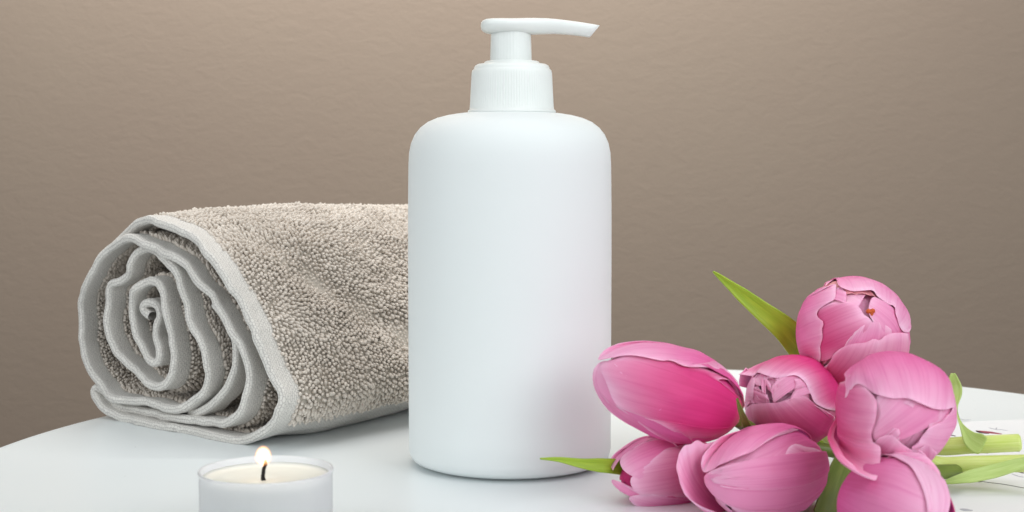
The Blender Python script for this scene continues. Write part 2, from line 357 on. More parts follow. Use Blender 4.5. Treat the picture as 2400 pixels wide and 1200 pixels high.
# index of the tail and of the outer wrap
iT = int(np.argmin(np.hypot(*(cv[:, :2] - np.array(loc(213, 922))).T)))
cen = np.array(loc(400, 800))
side = np.sign(((cv[:, :2] - cen) * nm).sum(1)); side_o = np.sign(np.median(side[iT + 40:]))
LT = 0.165
zz = np.zeros(NS)
wav = vn(np.stack([sl * 110, zz, zz], 1)); wav2 = vn2(np.stack([sl * 260, zz, zz], 1))
aedge = cv[:, 2] + 0.0010 * wav + 0.0004 * wav2
def centre(i, a):
    """middle of the cloth at arc index i, depth a (metres behind the face plane)"""
    q = cv[i, :2].copy()
    dep = np.clip(a, 0, 1)
    n_ = vn(np.stack([sl[i] * 45, dep * 22 + 3, np.zeros_like(sl[i])], -1)) * 0.0018 * np.clip(dep / .02, 0, 1)
    e2 = vn2(np.stack([sl[i] * 150, np.floor(zz[i]), dep * 60], -1)) * 0.0006
    q = q + nm[i] * (n_ + e2)[..., None]
    fr_ = (i - iT) / (NS - iT); val = np.exp(-((fr_ - .66 + (dep - .03) * 3.0) / .045) ** 2) + .6 * np.exp(-((fr_ - .40 + (dep - .06) * 1.2) / .05) ** 2)
    q = q - nm[i] * (side_o * .0040 * val * np.clip((dep - .018) / .03, 0, 1) * (fr_ > .1))[..., None]
    o = np.clip((i - (iT + 30)) / 60., 0, 1)                       # outer wrap: bulges a little past the hem, tapers far away
    q = q + (q - cen) * ((0.035 * np.clip(dep / .03, 0, 1) - 0.055 * np.clip((dep - .05) / .12, 0, 1)) * o)[..., None]
    q[..., 1] = np.maximum(q[..., 1], 0.0013)
    return q
def world(q, a): return G0 + EX * q[..., :1] + np.array([0, 0, 1.]) * q[..., 1:2] + AX * np.asarray(a)[..., None]
idx = np.arange(NS)
def sheet(name, profile, m):
    rows = []; uv = []
    for a_, n_, ab in profile:
        a = aedge + a_; q = centre(idx, a); rows.append(world(q + nm * n_, a)); uv.append(np.stack([sl, np.full(NS, ab)], 1))
    V = np.stack(rows, 1).reshape(-1, 3); U = np.stack(uv, 1).reshape(-1, 2)
    return mesh(name, V, grid_faces(NS, len(profile)), m, tw, uv=U)
h = 0.0017; HW = 0.0090
pr = [(HW, h * .75, HW)] + [(a, h, a) for a in (.0082, .0072, .006, .0045, .003)] + [(.0018, h * 1.08, .0018), (.0008, h * .98, .0008), (.0002, h * .6, 0), (0, 0, -.0007), (.0002, -h * .6, -.0014), (.0008, -h * .98, -.002), (.0018, -h * 1.08, -.003)] + [(a, -h, -a - .0014) for a in (.003, .0045, .006, .0072, .0082)] + [(HW, -h * .75, -HW)]
pr0 = list(pr); sheet('hem', pr, m_hem)
deep = [HW - .0004, .012, .015, .02, .03, .04, .055, .07, .09, .11, .13, .15, LT]
pr = [(a, h * .6, a) for a in deep[::-1]] + [(a, -h * .6, -a) for a in deep]
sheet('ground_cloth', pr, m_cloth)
# terry loops: thousands of small leaning capsules on both faces
def loops(name, I, A, sd, size, lean=0.75, seed=0):
    r_ = np.random.default_rng(seed); n = len(I); i0 = np.clip(np.floor(I).astype(int), 0, NS - 2); fr = (I - i0)[:, None]
    a = (aedge[i0] * (1 - fr[:, 0]) + aedge[i0 + 1] * fr[:, 0]) + A
    q = centre(i0, a) * (1 - fr) + centre(i0 + 1, a) * fr; nn = nm[i0] * (1 - fr) + nm[i0 + 1] * fr
    base = world(q + nn * (sd * h * .55)[:, None], a)
    Nw = EX * (nn[:, :1] * sd[:, None]) + np.array([0, 0, 1.]) * (nn[:, 1:2] * sd[:, None])
    tt = tg[i0]; Tw = EX * tt[:, :1] + np.array([0, 0, 1.]) * tt[:, 1:2]
    th = vn(np.stack([sl[i0] * 45, a * 45, sd], 1)) * 1.2 + r_.normal(0, .14, n) - 2.3
    ln = lean + r_.normal(0, .13, n)
    dr = nrm(Nw + (Tw * np.cos(th)[:, None] + AX * np.sin(th)[:, None]) * ln[:, None])
    s = size * r_.uniform(.8, 1.2, n)
    L_ = s * 2.3; R_ = s * r_.uniform(.72, .86, n)
    ref = nrm(r_.normal(0, 1, (n, 3))); X = nrm(np.cross(dr, ref)); Y = np.cross(dr, X)
    bend = X * (r_.normal(0, .14, n) * L_)[:, None]
    ts = np.array([-.15, .2, .62, .9]); rs = np.array([.7, .95, 1.0, .62]); K = 6
    rings = []
    for t, rr in zip(ts, rs):
        c = base + dr * (L_ * t)[:, None] + bend * (t * t)
        for k in range(K):
            p_ = 2 * math.pi * k / K; rings.append(c + (X * math.cos(p_) + Y * math.sin(p_) * .85) * (R_ * rr)[:, None])
    rings.append(base + dr * (L_ * 1.04)[:, None] + bend)
    V = np.stack(rings, 1); nvv = V.shape[1]
    f = []
    for j in range(3):
        for k in range(K):
            a0, a1 = j * K + k, j * K + (k + 1) % K; f += [(a0, a1, a1 + K), (a0, a1 + K, a0 + K)]
    for k in range(K): f.append((3 * K + k, 3 * K + (k + 1) % K, 4 * K))
    f = np.array(f); Fc = (f[None] + (np.arange(n) * nvv)[:, None, None]).reshape(-1, 3)
    o = mesh(name, V.reshape(-1, 3), Fc, m_loop, tw); o['kind'] = 'stuff'; return o
def scatter(i0, i1, a0, a1, ds, da, sdv, seed):
    r_ = np.random.default_rng(seed); si = np.arange(i0, i1, ds / (d[-1] / NS)); aa = np.arange(a0, a1, da)
    g = np.array(np.meshgrid(si, aa, indexing='ij')).reshape(2, -1)
    g[0] += r_.normal(0, .14, g.shape[1]) * ds / (d[-1] / NS) ; g[0] += (np.round(g[1] / da).astype(int) % 2) * .5 * ds / (d[-1] / NS)
    g[1] += r_.normal(0, .13, g.shape[1]) * da; g[0] = np.clip(g[0], 0, NS - 2)
    return g[0], g[1], np.full(g.shape[1], float(sdv))
Is, As, Ss = [], [], []
for sd in (1, -1):
    a, b_, c = scatter(0, NS - 1, HW + .0004, .034, .00155, .0014, sd, 5 + sd)
    if sd == side_o: keep = a < iT + 6
    else: keep = np.ones(len(a), bool)
    keep &= ~((a < 60))
    Is.append(a[keep]); As.append(b_[keep]); Ss.append(c[keep])
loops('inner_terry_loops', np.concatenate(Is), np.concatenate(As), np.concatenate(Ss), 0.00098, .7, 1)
iB = int(np.argmin(np.abs(np.arange(NS) - iT)))            # outer wrap: leave the flat band on the underside free of loops
iR = iT + int(np.argmin(np.hypot(*(cv[iT:, :2] - np.array(loc(632, 996))).T)))
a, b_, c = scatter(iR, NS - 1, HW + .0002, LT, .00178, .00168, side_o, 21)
loops('outer_terry_loops', a, b_, c, 0.00099, .85, 2)

# woven side hem running along the underside of the outer wrap
ia = np.arange(iR - 46, iR + 3); aa = np.linspace(HW - .0006, LT, 60); V = []; U = []
for a_ in aa:
    q = centre(ia, np.full(len(ia), a_)) + nm[ia] * side_o * (h * .6 + .0005); q[:, 1] = np.maximum(q[:, 1], .0004)
    V.append(world(q, np.full(len(ia), a_))); U.append(np.stack([sl[ia], np.full(len(ia), a_)], 1))
mesh('side_hem', np.concatenate(V), grid_faces(len(aa), len(ia)), m_hem, tw, uv=np.concatenate(U))
# a folded-in flap of the same towel between the second and third turn
TR2 = [(500, 712, 4), (520, 738, 3.5), (537, 775, 3), (546, 820, 3), (545, 868, 3), (532, 908, 3), (505, 940, 3), (470, 960, 3), (440, 970, 3.5)]
pts = np.array([[*loc(x, y, o * .001), o * .001] for x, y, o in TR2]); cv = catmull(pts, .0006)
dd_ = np.r_[0, np.cumsum(np.linalg.norm(np.diff(cv[:, :2], axis=0), axis=1))]; NS = int(dd_[-1] / .0009); cv = resample(cv, NS); d = dd_
tg = nrm(np.gradient(cv[:, :2], axis=0)); nm = np.stack([-tg[:, 1], tg[:, 0]], 1); sl = np.arange(NS) * .0009; zz = np.zeros(NS); idx = np.arange(NS); iT = NS * 2
aedge = cv[:, 2] + 0.0008 * vn(np.stack([sl * 110, zz, zz], 1)); LT = .05
sheet('hem_fold', pr0, m_hem)

# ------------------------------------------------------------------ printed card under the stems
def slab(name, pxs, z0, z1, m, par, label=None):
    q = [ground(x, y) * 1.0 for x, y in pxs]; n = len(q)
    V = [(p_[0], p_[1], z0) for p_ in q] + [(p_[0], p_[1], z1) for p_ in q]
    Fc = [tuple(range(n))[::-1], tuple(range(n, 2 * n))] + [(k, (k + 1) % n, n + (k + 1) % n, n + k) for k in range(n)]
    return mesh(name, V, Fc, m, par, smooth=False)
kc = ground(2330, 1080)
card = thing('printed_card', kc, 'white card printed with thin dark twigs, lying under the tulip stems at the right edge', 'card')
slab('card_sheet', [(2060, 1000), (2420, 985), (2475, 1060), (2520, 1215), (2120, 1225)], 0.0001, 0.0006, m_card, card)
def stroke(pxs, wpx, m, name='printed_twig'):
    c = catmull([list(ground(x, y)[:2]) for x, y in pxs], .0012)
    t = nrm(np.gradient(c, axis=0)); nn = np.stack([-t[:, 1], t[:, 0]], 1); n = len(c); wv = np.interp(np.linspace(0, 1, n), np.linspace(0, 1, len(wpx)), wpx) / F * .5
    V = [];
    for z in (.0006, .00066):
        for s in (-1, 1): V += [(*(c[i] + nn[i] * s * wv[i] * .8), z) for i in range(n)]
    Fc = []
    for i in range(n - 1): Fc += [(2 * n + i, 2 * n + i + 1, 3 * n + i + 1, 3 * n + i), (i, i + 1, 2 * n + i + 1, 2 * n + i), (n + i, 3 * n + i, 3 * n + i + 1, n + i + 1)]
    mesh(name, V, Fc, m, card, smooth=False)
stroke([(2288, 1128), (2310, 1134), (2350, 1139), (2405, 1149)], [2, 3, 3, 3], m_ink)
stroke([(2284, 1126), (2291, 1133), (2300, 1133)], [5, 9, 3], m_ink)
stroke([(2369, 1106), (2385, 1110), (2410, 1115)], [3, 4, 4], m_ink)
stroke([(2278, 1059), (2296, 1062), (2318, 1066)], [10, 30, 6], m_ink)
stroke([(2287, 1013), (2310, 1016), (2348, 1021)], [5, 18, 4], m_inkred, 'printed_feather')
stroke([(2288, 1013), (2300, 1018), (2318, 1020)], [3, 8, 3], m_ink)
stroke([(2318, 1006), (2334, 1010), (2350, 1011), (2361, 1013)], [3, 3, 4, 2], m_inkgrey)
stroke([(2336, 1006), (2334, 1010)], [2, 3], m_inkgrey)
stroke([(2212, 1020), (2226, 1023), (2240, 1026)], [4, 8, 3], m_ink)
stroke([(2212, 1027), (2230, 1030), (2240, 1031)], [3, 6, 3], m_ink)
stroke([(2250, 985), (2262, 987), (2275, 987)], [2, 4, 2], m_inkgrey)
stroke([(2370, 1055), (2380, 1060), (2388, 1063)], [6, 12, 3], m_inkgrey)
stroke([(2372, 1115), (2390, 1121), (2412, 1124)], [2, 3, 3], m_inkgrey)
stroke([(2252, 1197), (2264, 1200), (2280, 1201)], [6, 14, 3], m_inkgrey)

# ------------------------------------------------------------------ tulips
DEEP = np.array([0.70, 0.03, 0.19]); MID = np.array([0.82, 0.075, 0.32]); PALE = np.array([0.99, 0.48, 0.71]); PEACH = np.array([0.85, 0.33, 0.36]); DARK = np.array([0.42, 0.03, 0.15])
class Bud:
    def __init__(s, th, c, Y, axis, la, ra, egg=0.0, yaw=0):
        s.th = th; s.c = P(c[0], c[1], Y); s.ax = nrm(axis); s.la = la; s.ra = ra; s.egg = egg; s.k = rng.random(3) * 50
    def R(s, d):                                          # body radius along directions d
        ca = d @ s.ax; sa2 = np.clip(1 - ca * ca, 0, 1); r = 1 / np.sqrt(ca * ca / s.la ** 2 + sa2 / s.ra ** 2)
        return r * (1 - s.egg * ca * np.sqrt(sa2) * 2)
    def hit(s, x, y, back=False, dz=0.0):
        rd = nrm(ray(x, y)); t = (s.c - C0) @ rd; ts = np.linspace(t - 1.6 * s.la, t + 1.6 * s.la, 1200)
        q = C0 + rd * ts[:, None] - s.c; rr = np.linalg.norm(q, axis=1); f = rr / s.R(q / rr[:, None])
        ins = np.where(f < 1)[0]
        k = (ins[-1] if back else ins[0]) if len(ins) else int(np.argmin(f))
        return q[k] - rd * dz
    def petal(s, out, layer, base=MID, edge=PALE, m=None, lift=0.0, rim=.25, back=(), ruff=.0004, wide=.8, ev=1.6, dz=0.0, label=None, nv=26, nu=54, curl=0.0, name='petal', pw=4.0, push={}):
        O = np.array([s.hit(x, y, k in back, dz) for k, (x, y) in enumerate(out)])
        for k, a_ in push.items(): O[k] -= nrm(ray(*out[k])) * a_
        O = resample(catmull(O, .0006), nu)
        k_ = rng.random(3) * 50; u = np.linspace(0, 1, nu)
        O = O + nrm(O) * 0; rr = np.linalg.norm(O, axis=1); dO = O / rr[:, None]
        ratio = np.maximum(rr / s.R(dO), 0.985)
        B = -s.ax; perp = dO - (dO @ s.ax)[:, None] * s.ax
        if m is None: mm = nrm(perp.mean(0))
        else: q = s.hit(*m); mm = nrm(q - (q @ s.ax) * s.ax)
        M = nrm(perp * 1.6 + mm * wide)
        v = np.linspace(0.0, 1, nv) ** 0.8; V = []; U = []; Cc = []
        for j, t in enumerate(v):
            dd = nrm((1 - t) ** 2 * B + 2 * t * (1 - t) * M * 1.05 + t * t * dO)
            R_ = s.R(dd) * (1 + (ratio - 1) * t ** pw)
            ns = vn(dd * 4 + s.k) * .0006 + vn(np.stack([u * 9 + k_[0], np.full(nu, t * 1.5), np.full(nu, k_[1])], 1)) * .00010
            edge_r = vn2(np.stack([u * 16 + k_[2], np.full(nu, 1.), np.full(nu, 2.)], 1)) * ruff * max(0, (t - .75) * 4) ** 2
            R2 = R_ + layer * .00027 - .00017 * max(0, (t - .72) / .28) ** 2 + lift * .35 * t ** 3 + ns * math.sin(math.pi * min(t * 1.0, 1)) + edge_r - curl * max(0, (t - .82) / .18) ** 2
            V.append(s.c + dd * R2[:, None]); U.append(np.stack([u, np.full(nu, t)], 1))
            side_t = np.minimum(u, 1 - u) * 2
            f = np.clip(t, 0, 1) ** (ev * 1.8); f = np.maximum(f, .75 * (1 - side_t) ** 5 * min(1, t * 1.6)); f = np.clip(f + rim * np.clip((t - .93) / .07, 0, 1), 0, 1.15)
            f = np.full(nu, f) * (0.86 + .2 * vn(np.stack([u * 5 + k_[1], np.full(nu, t * 2), np.full(nu, k_[0])], 1)))
            cc_ = base[None] * (1 - f[:, None]) + edge[None] * f[:, None]
            bs = np.clip((.16 - t) / .16, 0, 1); cc_ = cc_ * (1 - bs * .6) + np.array([.62, .6, .30]) * bs * .6
            Cc.append(cc_)
        o = mesh(name, np.concatenate(V), grid_faces(nv, nu), m_petal, s.th, uv=np.concatenate(U), col=np.clip(np.concatenate(Cc), 0, 1))
        so = o.modifiers.new('thickness', 'SOLIDIFY'); so.thickness = .00018; so.offset = -1; wn_ = o.modifiers.new('even_normals', 'WEIGHTED_NORMAL'); wn_.weight = 100; wn_.mode = 'FACE_AREA'
        if label: o['label'] = label
        return o
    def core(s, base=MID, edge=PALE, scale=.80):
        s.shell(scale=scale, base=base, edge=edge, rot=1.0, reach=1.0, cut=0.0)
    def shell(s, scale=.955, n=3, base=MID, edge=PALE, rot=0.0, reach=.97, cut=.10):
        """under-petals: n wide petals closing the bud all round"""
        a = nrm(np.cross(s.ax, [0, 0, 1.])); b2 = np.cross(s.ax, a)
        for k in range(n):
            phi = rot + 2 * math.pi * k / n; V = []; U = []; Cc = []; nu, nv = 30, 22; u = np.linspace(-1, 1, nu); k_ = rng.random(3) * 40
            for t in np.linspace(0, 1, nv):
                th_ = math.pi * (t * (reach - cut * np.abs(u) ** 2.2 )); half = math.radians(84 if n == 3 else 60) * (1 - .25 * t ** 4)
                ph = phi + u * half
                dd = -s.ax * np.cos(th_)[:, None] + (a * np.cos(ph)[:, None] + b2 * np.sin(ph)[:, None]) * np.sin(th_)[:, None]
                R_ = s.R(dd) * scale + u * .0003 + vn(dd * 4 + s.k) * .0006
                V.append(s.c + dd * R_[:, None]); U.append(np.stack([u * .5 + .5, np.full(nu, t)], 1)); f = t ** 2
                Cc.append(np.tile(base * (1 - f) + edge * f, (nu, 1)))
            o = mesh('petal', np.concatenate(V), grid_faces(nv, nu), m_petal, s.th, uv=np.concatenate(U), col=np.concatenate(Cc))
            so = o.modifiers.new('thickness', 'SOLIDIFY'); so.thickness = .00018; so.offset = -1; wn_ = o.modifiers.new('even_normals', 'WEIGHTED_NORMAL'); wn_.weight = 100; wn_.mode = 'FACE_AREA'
def tube(name, pts, rad, m, th, K=20, cap=True):
    c = catmull(pts, .0015); n = len(c); t = nrm(np.gradient(c, axis=0)); rr = np.interp(np.linspace(0, 1, n), np.linspace(0, 1, len(rad)), rad)
    V = []; U = []
    for i in range(n):
        x = nrm(np.cross(t[i], [0, 0, 1.])); y = np.cross(x, t[i])
        for k in range(K):
            a = 2 * math.pi * k / K; V.append(c[i] + (x * math.cos(a) + y * math.sin(a)) * rr[i] * (1 + .03 * math.sin(3 * a + i * .05))); U.append((k / K, i * .0015 * 20))
    Fc = [(i * K + k, i * K + (k + 1) % K, (i + 1) * K + (k + 1) % K, (i + 1) * K + k) for i in range(n - 1) for k in range(K)]
    if cap:
        for e, i in ((-1, 0), (1, n - 1)):
            o = len(V); cpt = c[i] + t[i] * e * rr[i] * .18
            for k in range(K): V.append(cpt + (np.array(V[i * K + k]) - c[i]) * .8); U.append((k / K, 0))
            for k in range(K):
                q = (i * K + k, i * K + (k + 1) % K, o + (k + 1) % K, o + k); Fc.append(q if e > 0 else q[::-1])
            Fc.append(tuple(o + k for k in range(K)) if e > 0 else tuple(o + k for k in range(K))[::-1])
    return mesh(name, V, Fc, m, th, uv=U)
def leaf(name, pts, wid, m, th, twist=0.0, fold=.25, label=None, bend=0.0):
    """pts (px,py,Y); wid full widths in photo pixels"""
    c = catmull([P(*q) for q in pts], .0009); n = len(c); tt = np.linspace(0, 1, n)
    wv = np.interp(tt, np.linspace(0, 1, len(wid)), wid); wv = np.convolve(np.pad(wv, 1, mode='edge'), np.ones(3) / 3, 'valid')
    wv[0] = wid[0]; wv[-1] = wid[-1]
    t = nrm(np.gradient(c, axis=0)); K = 11; V = []; U = []
    tw_ = np.interp(tt, np.linspace(0, 1, len(np.atleast_1d(twist))), np.atleast_1d(twist))
    for i in range(n):
        vd = nrm(c[i] - C0); sd = nrm(np.cross(t[i], vd)); nv_ = np.cross(sd, t[i])
        a = tw_[i]; s2 = sd * math.cos(a) + nv_ * math.sin(a); n2 = np.cross(t[i], s2)
        hw = wv[i] * .5 * c[i][1] / F / max(math.cos(a), .3)
        for k in range(K):
            x = -1 + 2 * k / (K - 1); V.append(c[i] + s2 * x * hw + n2 * (x * x * fold * hw + vn(np.array([x * 1.2, i * .03, 3.3])) * .0003)); U.append((x * .5 + .5, i * .0012 * 25))
    o = mesh(name, V, grid_faces(n, K), m, th, uv=U)
    so = o.modifiers.new('thickness', 'SOLIDIFY'); so.thickness = .0005; so.offset = 0; wn_ = o.modifiers.new('even_normals', 'WEIGHTED_NORMAL'); wn_.weight = 100; wn_.mode = 'FACE_AREA'
    if label: o['label'] = label
    return o
GRP = 'pink tulips heaped on the right of the table'
def tulip(label, c, Y):
    q = P(c[0], c[1], Y); return thing('pink_tulip', (q[0], q[1], max(q[2] - .02, 0)), label, 'tulip', GRP)

# --- A: long closed bud beside the bottle
YA = .462; tA = tulip('long closed pink tulip bud pointing left, leaning against the side of the white bottle', (1568, 925), YA)
A = Bud(tA, (1567, 923), YA, (-.90, -.22, .30), .0248, .0143, .02)
A.shell(base=MID, edge=PALE, rot=.3)
A.petal([(1590,1045),(1520,1004),(1462,960),(1412,925),(1393,890),(1398,862),(1415,848),(1440,852),(1470,880)], 1, MID, PALE, m=(1480, 985), lift=.0002)
A.petal([(1728,905),(1660,868),(1560,842),(1490,832),(1446,842),(1420,850),(1412,866),(1424,895),(1440,935),(1457,955),(1471,962),(1500,976),(1534,984),(1576,1006),(1607,1022),(1640,1036)], 2, DEEP * 1.1, PALE, m=(1600, 930), ev=2.4, lift=.0003, rim=.1)
A.petal([(1722,898),(1695,877),(1653,867),(1604,864),(1571,852),(1555,853),(1509,843),(1467,838),(1432,845),(1412,848),(1425,826),(1455,812),(1500,820),(1580,850)], 4.8, MID, PALE, m=(1590, 825), lift=.0004, ev=1.0, back=(11, 12, 13))
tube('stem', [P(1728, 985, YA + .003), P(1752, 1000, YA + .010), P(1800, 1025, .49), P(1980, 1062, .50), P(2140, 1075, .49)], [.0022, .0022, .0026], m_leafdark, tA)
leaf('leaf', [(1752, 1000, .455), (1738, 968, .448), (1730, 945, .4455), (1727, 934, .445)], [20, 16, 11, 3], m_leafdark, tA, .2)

# --- B: half-open flower at the lower left
YB = .470; tB = tulip('half open pink tulip lying lowest at the left, beneath the long bud', (1560, 1110), YB)
B = Bud(tB, (1560, 1111), YB, (-.84, -.54, -.02), .0210, .0125, .0)
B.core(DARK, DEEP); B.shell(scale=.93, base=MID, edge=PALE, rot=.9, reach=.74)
B.petal([(1600,1040),(1548,1031),(1522,1020),(1514,1029),(1484,1042),(1455,1055),(1434,1076),(1430,1092),(1438,1102)], 1, MID, PALE * .92, m=(1520, 1060), pw=1.0, wide=.4)
B.petal([(1620,1045),(1530,1036),(1490,1050),(1464,1068),(1456,1088),(1466,1106),(1486,1116),(1500,1122),(1540,1135)], 2, MID, PALE, m=(1540, 1070), dz=.0003)
B.petal([(1660,1050),(1610,1046),(1569,1052),(1545,1068),(1520,1087),(1499,1104),(1482,1122),(1486,1141),(1502,1157),(1541,1160),(1600,1165)], 3.4, DEEP, PALE, m=(1570, 1110), ev=1.4)
B.petal([(1640,1168),(1541,1158),(1495,1159),(1478,1164),(1485,1176),(1506,1189),(1537,1196),(1600,1203)], 3, MID, PALE, m=(1560, 1180))
B.petal([(1520,1163),(1500,1157),(1475,1143),(1453,1129),(1436,1124),(1440,1136),(1460,1152),(1482,1164),(1510,1172)], 1.5, MID, PALE, pw=1.5, m=(1500, 1165), rim=.4)
leaf('leaf', [(1266, 1075, .455), (1310, 1077, .457), (1370, 1087, .460), (1440, 1093, .465), (1520, 1100, .476)], [2, 16, 32, 38, 30], m_leaf, tB, .1, .18, 'pointed green leaf reaching across the front of the bottle')
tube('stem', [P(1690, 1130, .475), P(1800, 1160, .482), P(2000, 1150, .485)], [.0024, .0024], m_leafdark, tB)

# --- D: small frilly bud in the middle
YD = .490; tD = tulip('small darker pink tulip with crumpled tips, in the middle of the heap', (1856, 935), YD)
Dd = Bud(tD, (1858, 940), YD, (-.50, -.80, .16), .0205, .0151, .0)
Dd.core(MID, PALE, .86); Dd.shell(scale=.955, base=DEEP, edge=PALE, rot=.4)
for pl, ly in (([(1790,960),(1776,930),(1768,900),(1772,882),(1790,880),(1805,900),(1815,930)], -.6), ([(1800,950),(1786,915),(1790,892),(1810,888),(1824,905),(1830,940)], -.1), ([(1815,945),(1808,915),(1822,892),(1850,884),(1874,892),(1880,915),(1870,940)], .3), ([(1850,940),(1864,905),(1862,888),(1878,886),(1896,905),(1910,935)], .9), ([(1770,950),(1762,920),(1780,912),(1800,930),(1806,955)], -.4)):
    Dd.petal(pl, ly, MID, PALE, rim=.3, ruff=.0007, ev=.7, wide=2.5)
Dd.petal([(1757,985),(1752,955),(1765,935),(1768,912),(1770,892),(1756,874),(1748,862),(1738,880),(1735,905)], 1.2, MID, PALE, m=(1742, 925), ev=1.1)
Dd.petal([(1737,880),(1768,882),(1778,876),(1795,881),(1818,887),(1843,884),(1866,883),(1886,899),(1899,924),(1910,946),(1941,960),(1970,962)], 2.6, DEEP, PALE, m=(1900, 870), ev=3.8, lift=.0006, rim=.35)
Dd.petal([(1752,962),(1760,950),(1776,946),(1827,943),(1852,935),(1884,929),(1898,943),(1925,958),(1960,985)], 2.0, DEEP * .9, PALE, m=(1840, 990), ev=4.5, lift=.0006, rim=.35)
tube('stem', [P(1915, 1000, .503), P(1960, 1030, .505), P(2040, 1038, .50), P(2150, 1046, .495)], [.0027, .0027], m_stem, tD)
leaf('leaf', [(1895, 1040, .515), (1935, 1022, .512), (1975, 985, .512), (2010, 940, .515)], [10, 34, 40, 14], m_leaf, tD, .2)

# --- E: top flower
YE = .500; tE = tulip('round open pink tulip on top of the heap with an orange centre', (1998, 778), YE)
E_ = Bud(tE, (1999, 779), YE, (.26, -.88, .34), .0200, .0188, .0)
E_.core(MID, PALE, .86); E_.shell(scale=.955, base=PEACH, edge=PALE, rot=1.4, reach=.86)
E_.petal([(1930,790),(1915,735),(1932,718),(1960,709),(1992,710),(2013,719),(2024,735),(2040,750),(2050,775),(2040,800)], .2, DEEP, PALE, m=(1935, 800), ev=2.6, wide=2.0)
E_.petal([(2040,800),(2046,760),(2036,735),(2038,712),(2046,697),(2067,704),(2083,721),(2094,753),(2092,785),(2085,810)], -.1, MID, PALE, m=(2100, 790), ev=1.4, wide=2.5)
E_.petal([(1985,800),(2003,779),(2027,761),(2056,755),(2077,764),(2093,781),(2100,800)], 1.0, MID, PALE, m=(2050, 850), ev=2.2)
E_.petal([(1955,735),(1952,700),(1962,680),(1976,676),(1984,690),(1982,712)], .1, MID, PALE, m=(1950, 680), ev=1)
E_.petal([(1935,720),(1975,690),(2013,686),(2045,690),(2060,705)], -1.2, PEACH, PEACH * 1.05, m=(2010, 665), ev=1, rim=0)
E_.petal([(1925,905),(1923,857),(1926,833),(1923,812),(1929,791),(1928,772),(1933,757),(1923,748),(1917,739),(1922,726),(1941,713),(1957,702),(1960,684),(1959,670),(1935,681),(1907,697)], 2.2, MID, PALE, m=(1880, 790), ev=1.3, lift=.0004, rim=.35, back=(15,))
E_.petal([(1936,675),(1962,656),(1964,668),(1976,679),(2013,685),(2043,684),(2056,697),(2080,713),(2093,721),(2096,740),(2109,769),(2118,779),(2126,777)], 2.4, MID, PALE, m=(2075, 680), ev=1.2, lift=.0004, rim=.35, wide=1.0)
E_.petal([(1898,850),(1907,870),(1930,857),(1949,845),(1957,828),(1976,812),(1997,804),(2027,801),(2045,793),(2059,797),(2072,785),(2093,780),(2121,783),(2126,800)], 3.6, DEEP, PALE, m=(2020, 880), ev=1.9, lift=.0007, rim=.3, ruff=.0007)
q = E_.hit(2041, 731); ec = E_.c + q * .985
V = []; Fc = []
for j, (dx, dz_) in enumerate([(0, 0), (.0007, .0004), (-.0007, .0003), (.0002, -.0007)]):
    for i in range(5):
        r = .0009 * math.sin(math.pi * (i + .5) / 5)
        for k in range(8):
            a = 2 * math.pi * k / 8; V.append(ec + np.array([dx + r * math.cos(a), (i - 2) * .0006 , dz_ + r * math.sin(a)]))
    o = j * 40
    for i in range(4):
        for k in range(8): Fc.append((o + i * 8 + k, o + i * 8 + (k + 1) % 8, o + (i + 1) * 8 + (k + 1) % 8, o + (i + 1) * 8 + k))
    Fc.append(tuple(o + k for k in range(8))[::-1]); Fc.append(tuple(o + 32 + k for k in range(8)))
mesh('pistil', V, Fc, m_pistil, tE)
leaf('leaf', [(1671, 636, .510), (1720, 675, .509), (1785, 727, .508), (1845, 775, .510), (1905, 840, .520), (1940, 900, .525)], [3, 32, 50, 66, 84, 60], m_leaf, tE, -.15, .22, 'long pointed green leaf rising to the left against the wall')
tube('stem', [P(2000, 850, .517), P(2040, 930, .53), P(2100, 1000, .52), P(2180, 1044, .500), P(2280, 1043, .490), P(2388, 1038, .487)], [.0027, .0030, .0030, .0031, .0030], m_stem, tE)
leaf('leaf', [(2305, 1045, .484), (2275, 1028, .487), (2250, 990, .490), (2240, 955, .494), (2236, 925, .497), (2235, 905, .498), (2234, 891, .498), (2233, 875, .498)], [40, 52, 44, 34, 22, 12, 6, 4, 3, 5, 18, 32, 38, 38, 33, 23, 8], m_leafpale, tE, .1, .12, 'pale curled leaf with a spoon shaped tip')

# --- F: right flower facing the viewer
YF = .425; tF = tulip('pink tulip facing the viewer at the far right, one petal drooping to a point', (2098, 975), YF)
Ff = Bud(tF, (2099, 962), YF, (.03, -.97, -.10), .0178, .0163, .0)
Ff.core(MID, PALE, .92); Ff.shell(scale=.955, base=MID, edge=PALE, rot=.2)
Ff.petal([(2050,1040),(2045,1000),(2052,960),(2060,930),(2110,942),(2150,962),(2178,982),(2170,1010),(2148,1040),(2130,1050)], 1.2, MID, PALE * 1.03, m=(2200, 960), ev=.8, wide=3.0)
Ff.petal([(2075,1035),(2090,1012),(2096,1002),(2106,1004),(2110,1016),(2106,1030)], 2.2, MID, PALE * .95, m=(2080, 1060), ev=1, wide=2.5)
Ff.petal([(2212,940),(2226,956),(2210,981),(2190,993),(2175,1001),(2163,1016),(2150,1034),(2134,1048),(2140,1070),(2160,1080)], 2.6, MID, PALE * 1.02, m=(2215, 1010), ev=1.0, lift=.0004)
Ff.petal([(2030,1095),(2050,1050),(2061,1024),(2090,1016),(2106,1029),(2134,1048),(2150,1046),(2170,1040),(2190,1055)], 3.5, MID, PALE, m=(2110, 1080), ev=1.8, lift=.0004)
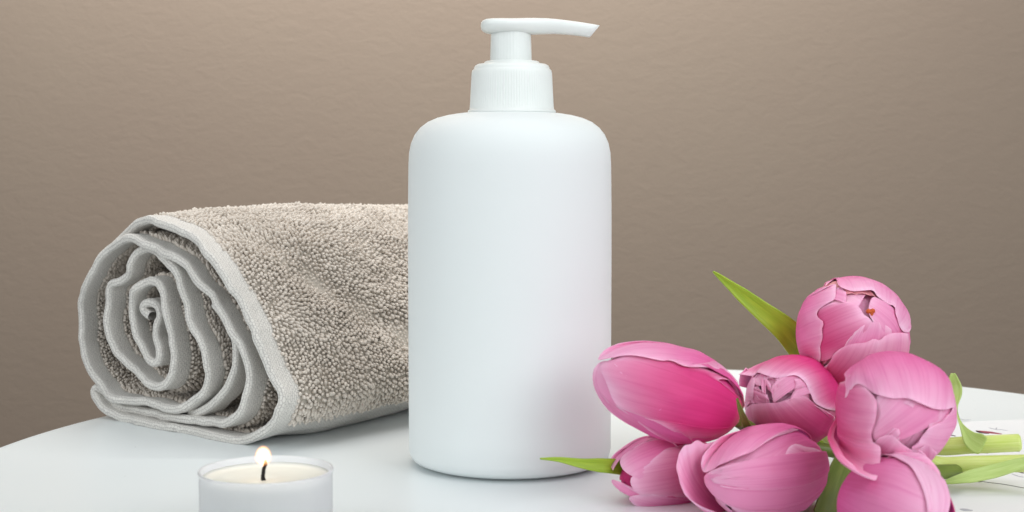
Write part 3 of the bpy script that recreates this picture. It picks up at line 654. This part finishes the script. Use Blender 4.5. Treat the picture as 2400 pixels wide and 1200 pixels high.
Ff.petal([(2000,885),(2036,915),(2055,937),(2058,959),(2055,985),(2047,1010),(2049,1029),(2060,1040),(2066,1052),(2064,1083),(2058,1111),(2052,1123),(2036,1114),(2011,1096),(1992,1074)], 3.4, DEEP, PALE, m=(1972, 990), ev=2.0, pw=2.4, lift=.0006, push={7: .002, 8: .006, 9: .013, 10: .022, 11: .028, 12: .031, 13: .026, 14: .016}, wide=1.0)
Ff.petal([(1990,935),(2017,905),(2052,925),(2090,935),(2122,935),(2147,944),(2179,957),(2204,960),(2226,954)], 4.8, MID, PALE * .98, m=(2120, 850), ev=1.3, lift=.0006, rim=.15)
tube('stem', [P(2105, 985, .456), P(2140, 1040, .475), P(2190, 1086, .482), P(2290, 1088, .478), P(2430, 1086, .472)], [.0024, .0026, .0027, .0028, .0030], m_stem, tF)
leaf('leaf', [(2215, 1130, .470), (2260, 1120, .469), (2330, 1104, .470), (2380, 1090, .470), (2440, 1075, .470)], [8, 30, 32, 28, 20], m_leafpale, tF, .2, .15)

# --- C: large bud at the bottom with a hanging outer petal
YC = .448; tC = tulip('large pink tulip in front with one outer petal hanging open on its left', (1800, 1110), YC)
Cc_ = Bud(tC, (1800, 1110), YC, (-.72, -.66, -.06), .0225, .0149, .0)
Cc_.shell(scale=.95, base=MID, edge=PALE, rot=.5)
Cc_.petal([(1870,1010),(1760,1060),(1690,1090),(1656,1108),(1645,1092),(1646,1070),(1660,1050),(1691,1026)], 1, MID, PALE, m=(1800, 1010), ev=1.2, wide=1.0, back=(7,))
Cc_.petal([(1938,1075),(1918,1056),(1884,1050),(1862,1043),(1846,1052),(1833,1076),(1802,1079),(1757,1088),(1725,1096),(1690,1102),(1664,1108),(1654,1124),(1669,1152),(1690,1172),(1716,1186),(1760,1215)], 2.3, MID, PALE, m=(1850, 1150), ev=1.0, lift=.0, wide=1.2)
Cc_.petal([(1700,1140),(1680,1130),(1668,1112),(1680,1102),(1698,1106),(1706,1120)], 3.0, MID, PALE * 1.0, m=(1760, 1160), ev=1.0, ruff=.0008)
Cc_.petal([(1700,1030),(1668,1046),(1645,1037),(1628,1045),(1611,1048),(1602,1075),(1598,1105),(1606,1138),(1622,1160),(1655,1182),(1690,1196),(1760,1225)], 3.0, DEEP, PALE, m=(1700, 1160), ev=2.4, rim=.6, wide=1.4, curl=-.0008, label='outer petal hanging open like a cup')
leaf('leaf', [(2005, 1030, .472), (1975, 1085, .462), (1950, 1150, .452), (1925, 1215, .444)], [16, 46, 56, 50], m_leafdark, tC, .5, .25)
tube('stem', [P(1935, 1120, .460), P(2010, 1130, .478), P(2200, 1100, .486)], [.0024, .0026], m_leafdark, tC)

# --- G: flower cut by the lower edge of the picture
YG = .406; tG = tulip('deep pink tulip lowest at the right, beneath the one with the drooping petal', (2100, 1180), YG)
Gg = Bud(tG, (2103, 1197), YG, (.50, -.78, -.06), .0178, .0147, .0)
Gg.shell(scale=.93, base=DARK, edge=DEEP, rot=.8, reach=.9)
Gg.petal([(2100,1056),(2165,1070),(2200,1110),(2206,1160),(2188,1210),(2140,1255),(2060,1285),(1990,1272)], 1, MID * .8, PALE, m=(2040, 1170), ev=1.1, wide=1.0)
Gg.petal([(2150,1062),(2166,1074),(2170,1090),(2179,1103),(2174,1124),(2179,1152),(2175,1178),(2181,1190),(2170,1205),(2200,1240)], 3.8, PALE * .85, PALE, m=(2235, 1150), ev=.8, rim=.4)
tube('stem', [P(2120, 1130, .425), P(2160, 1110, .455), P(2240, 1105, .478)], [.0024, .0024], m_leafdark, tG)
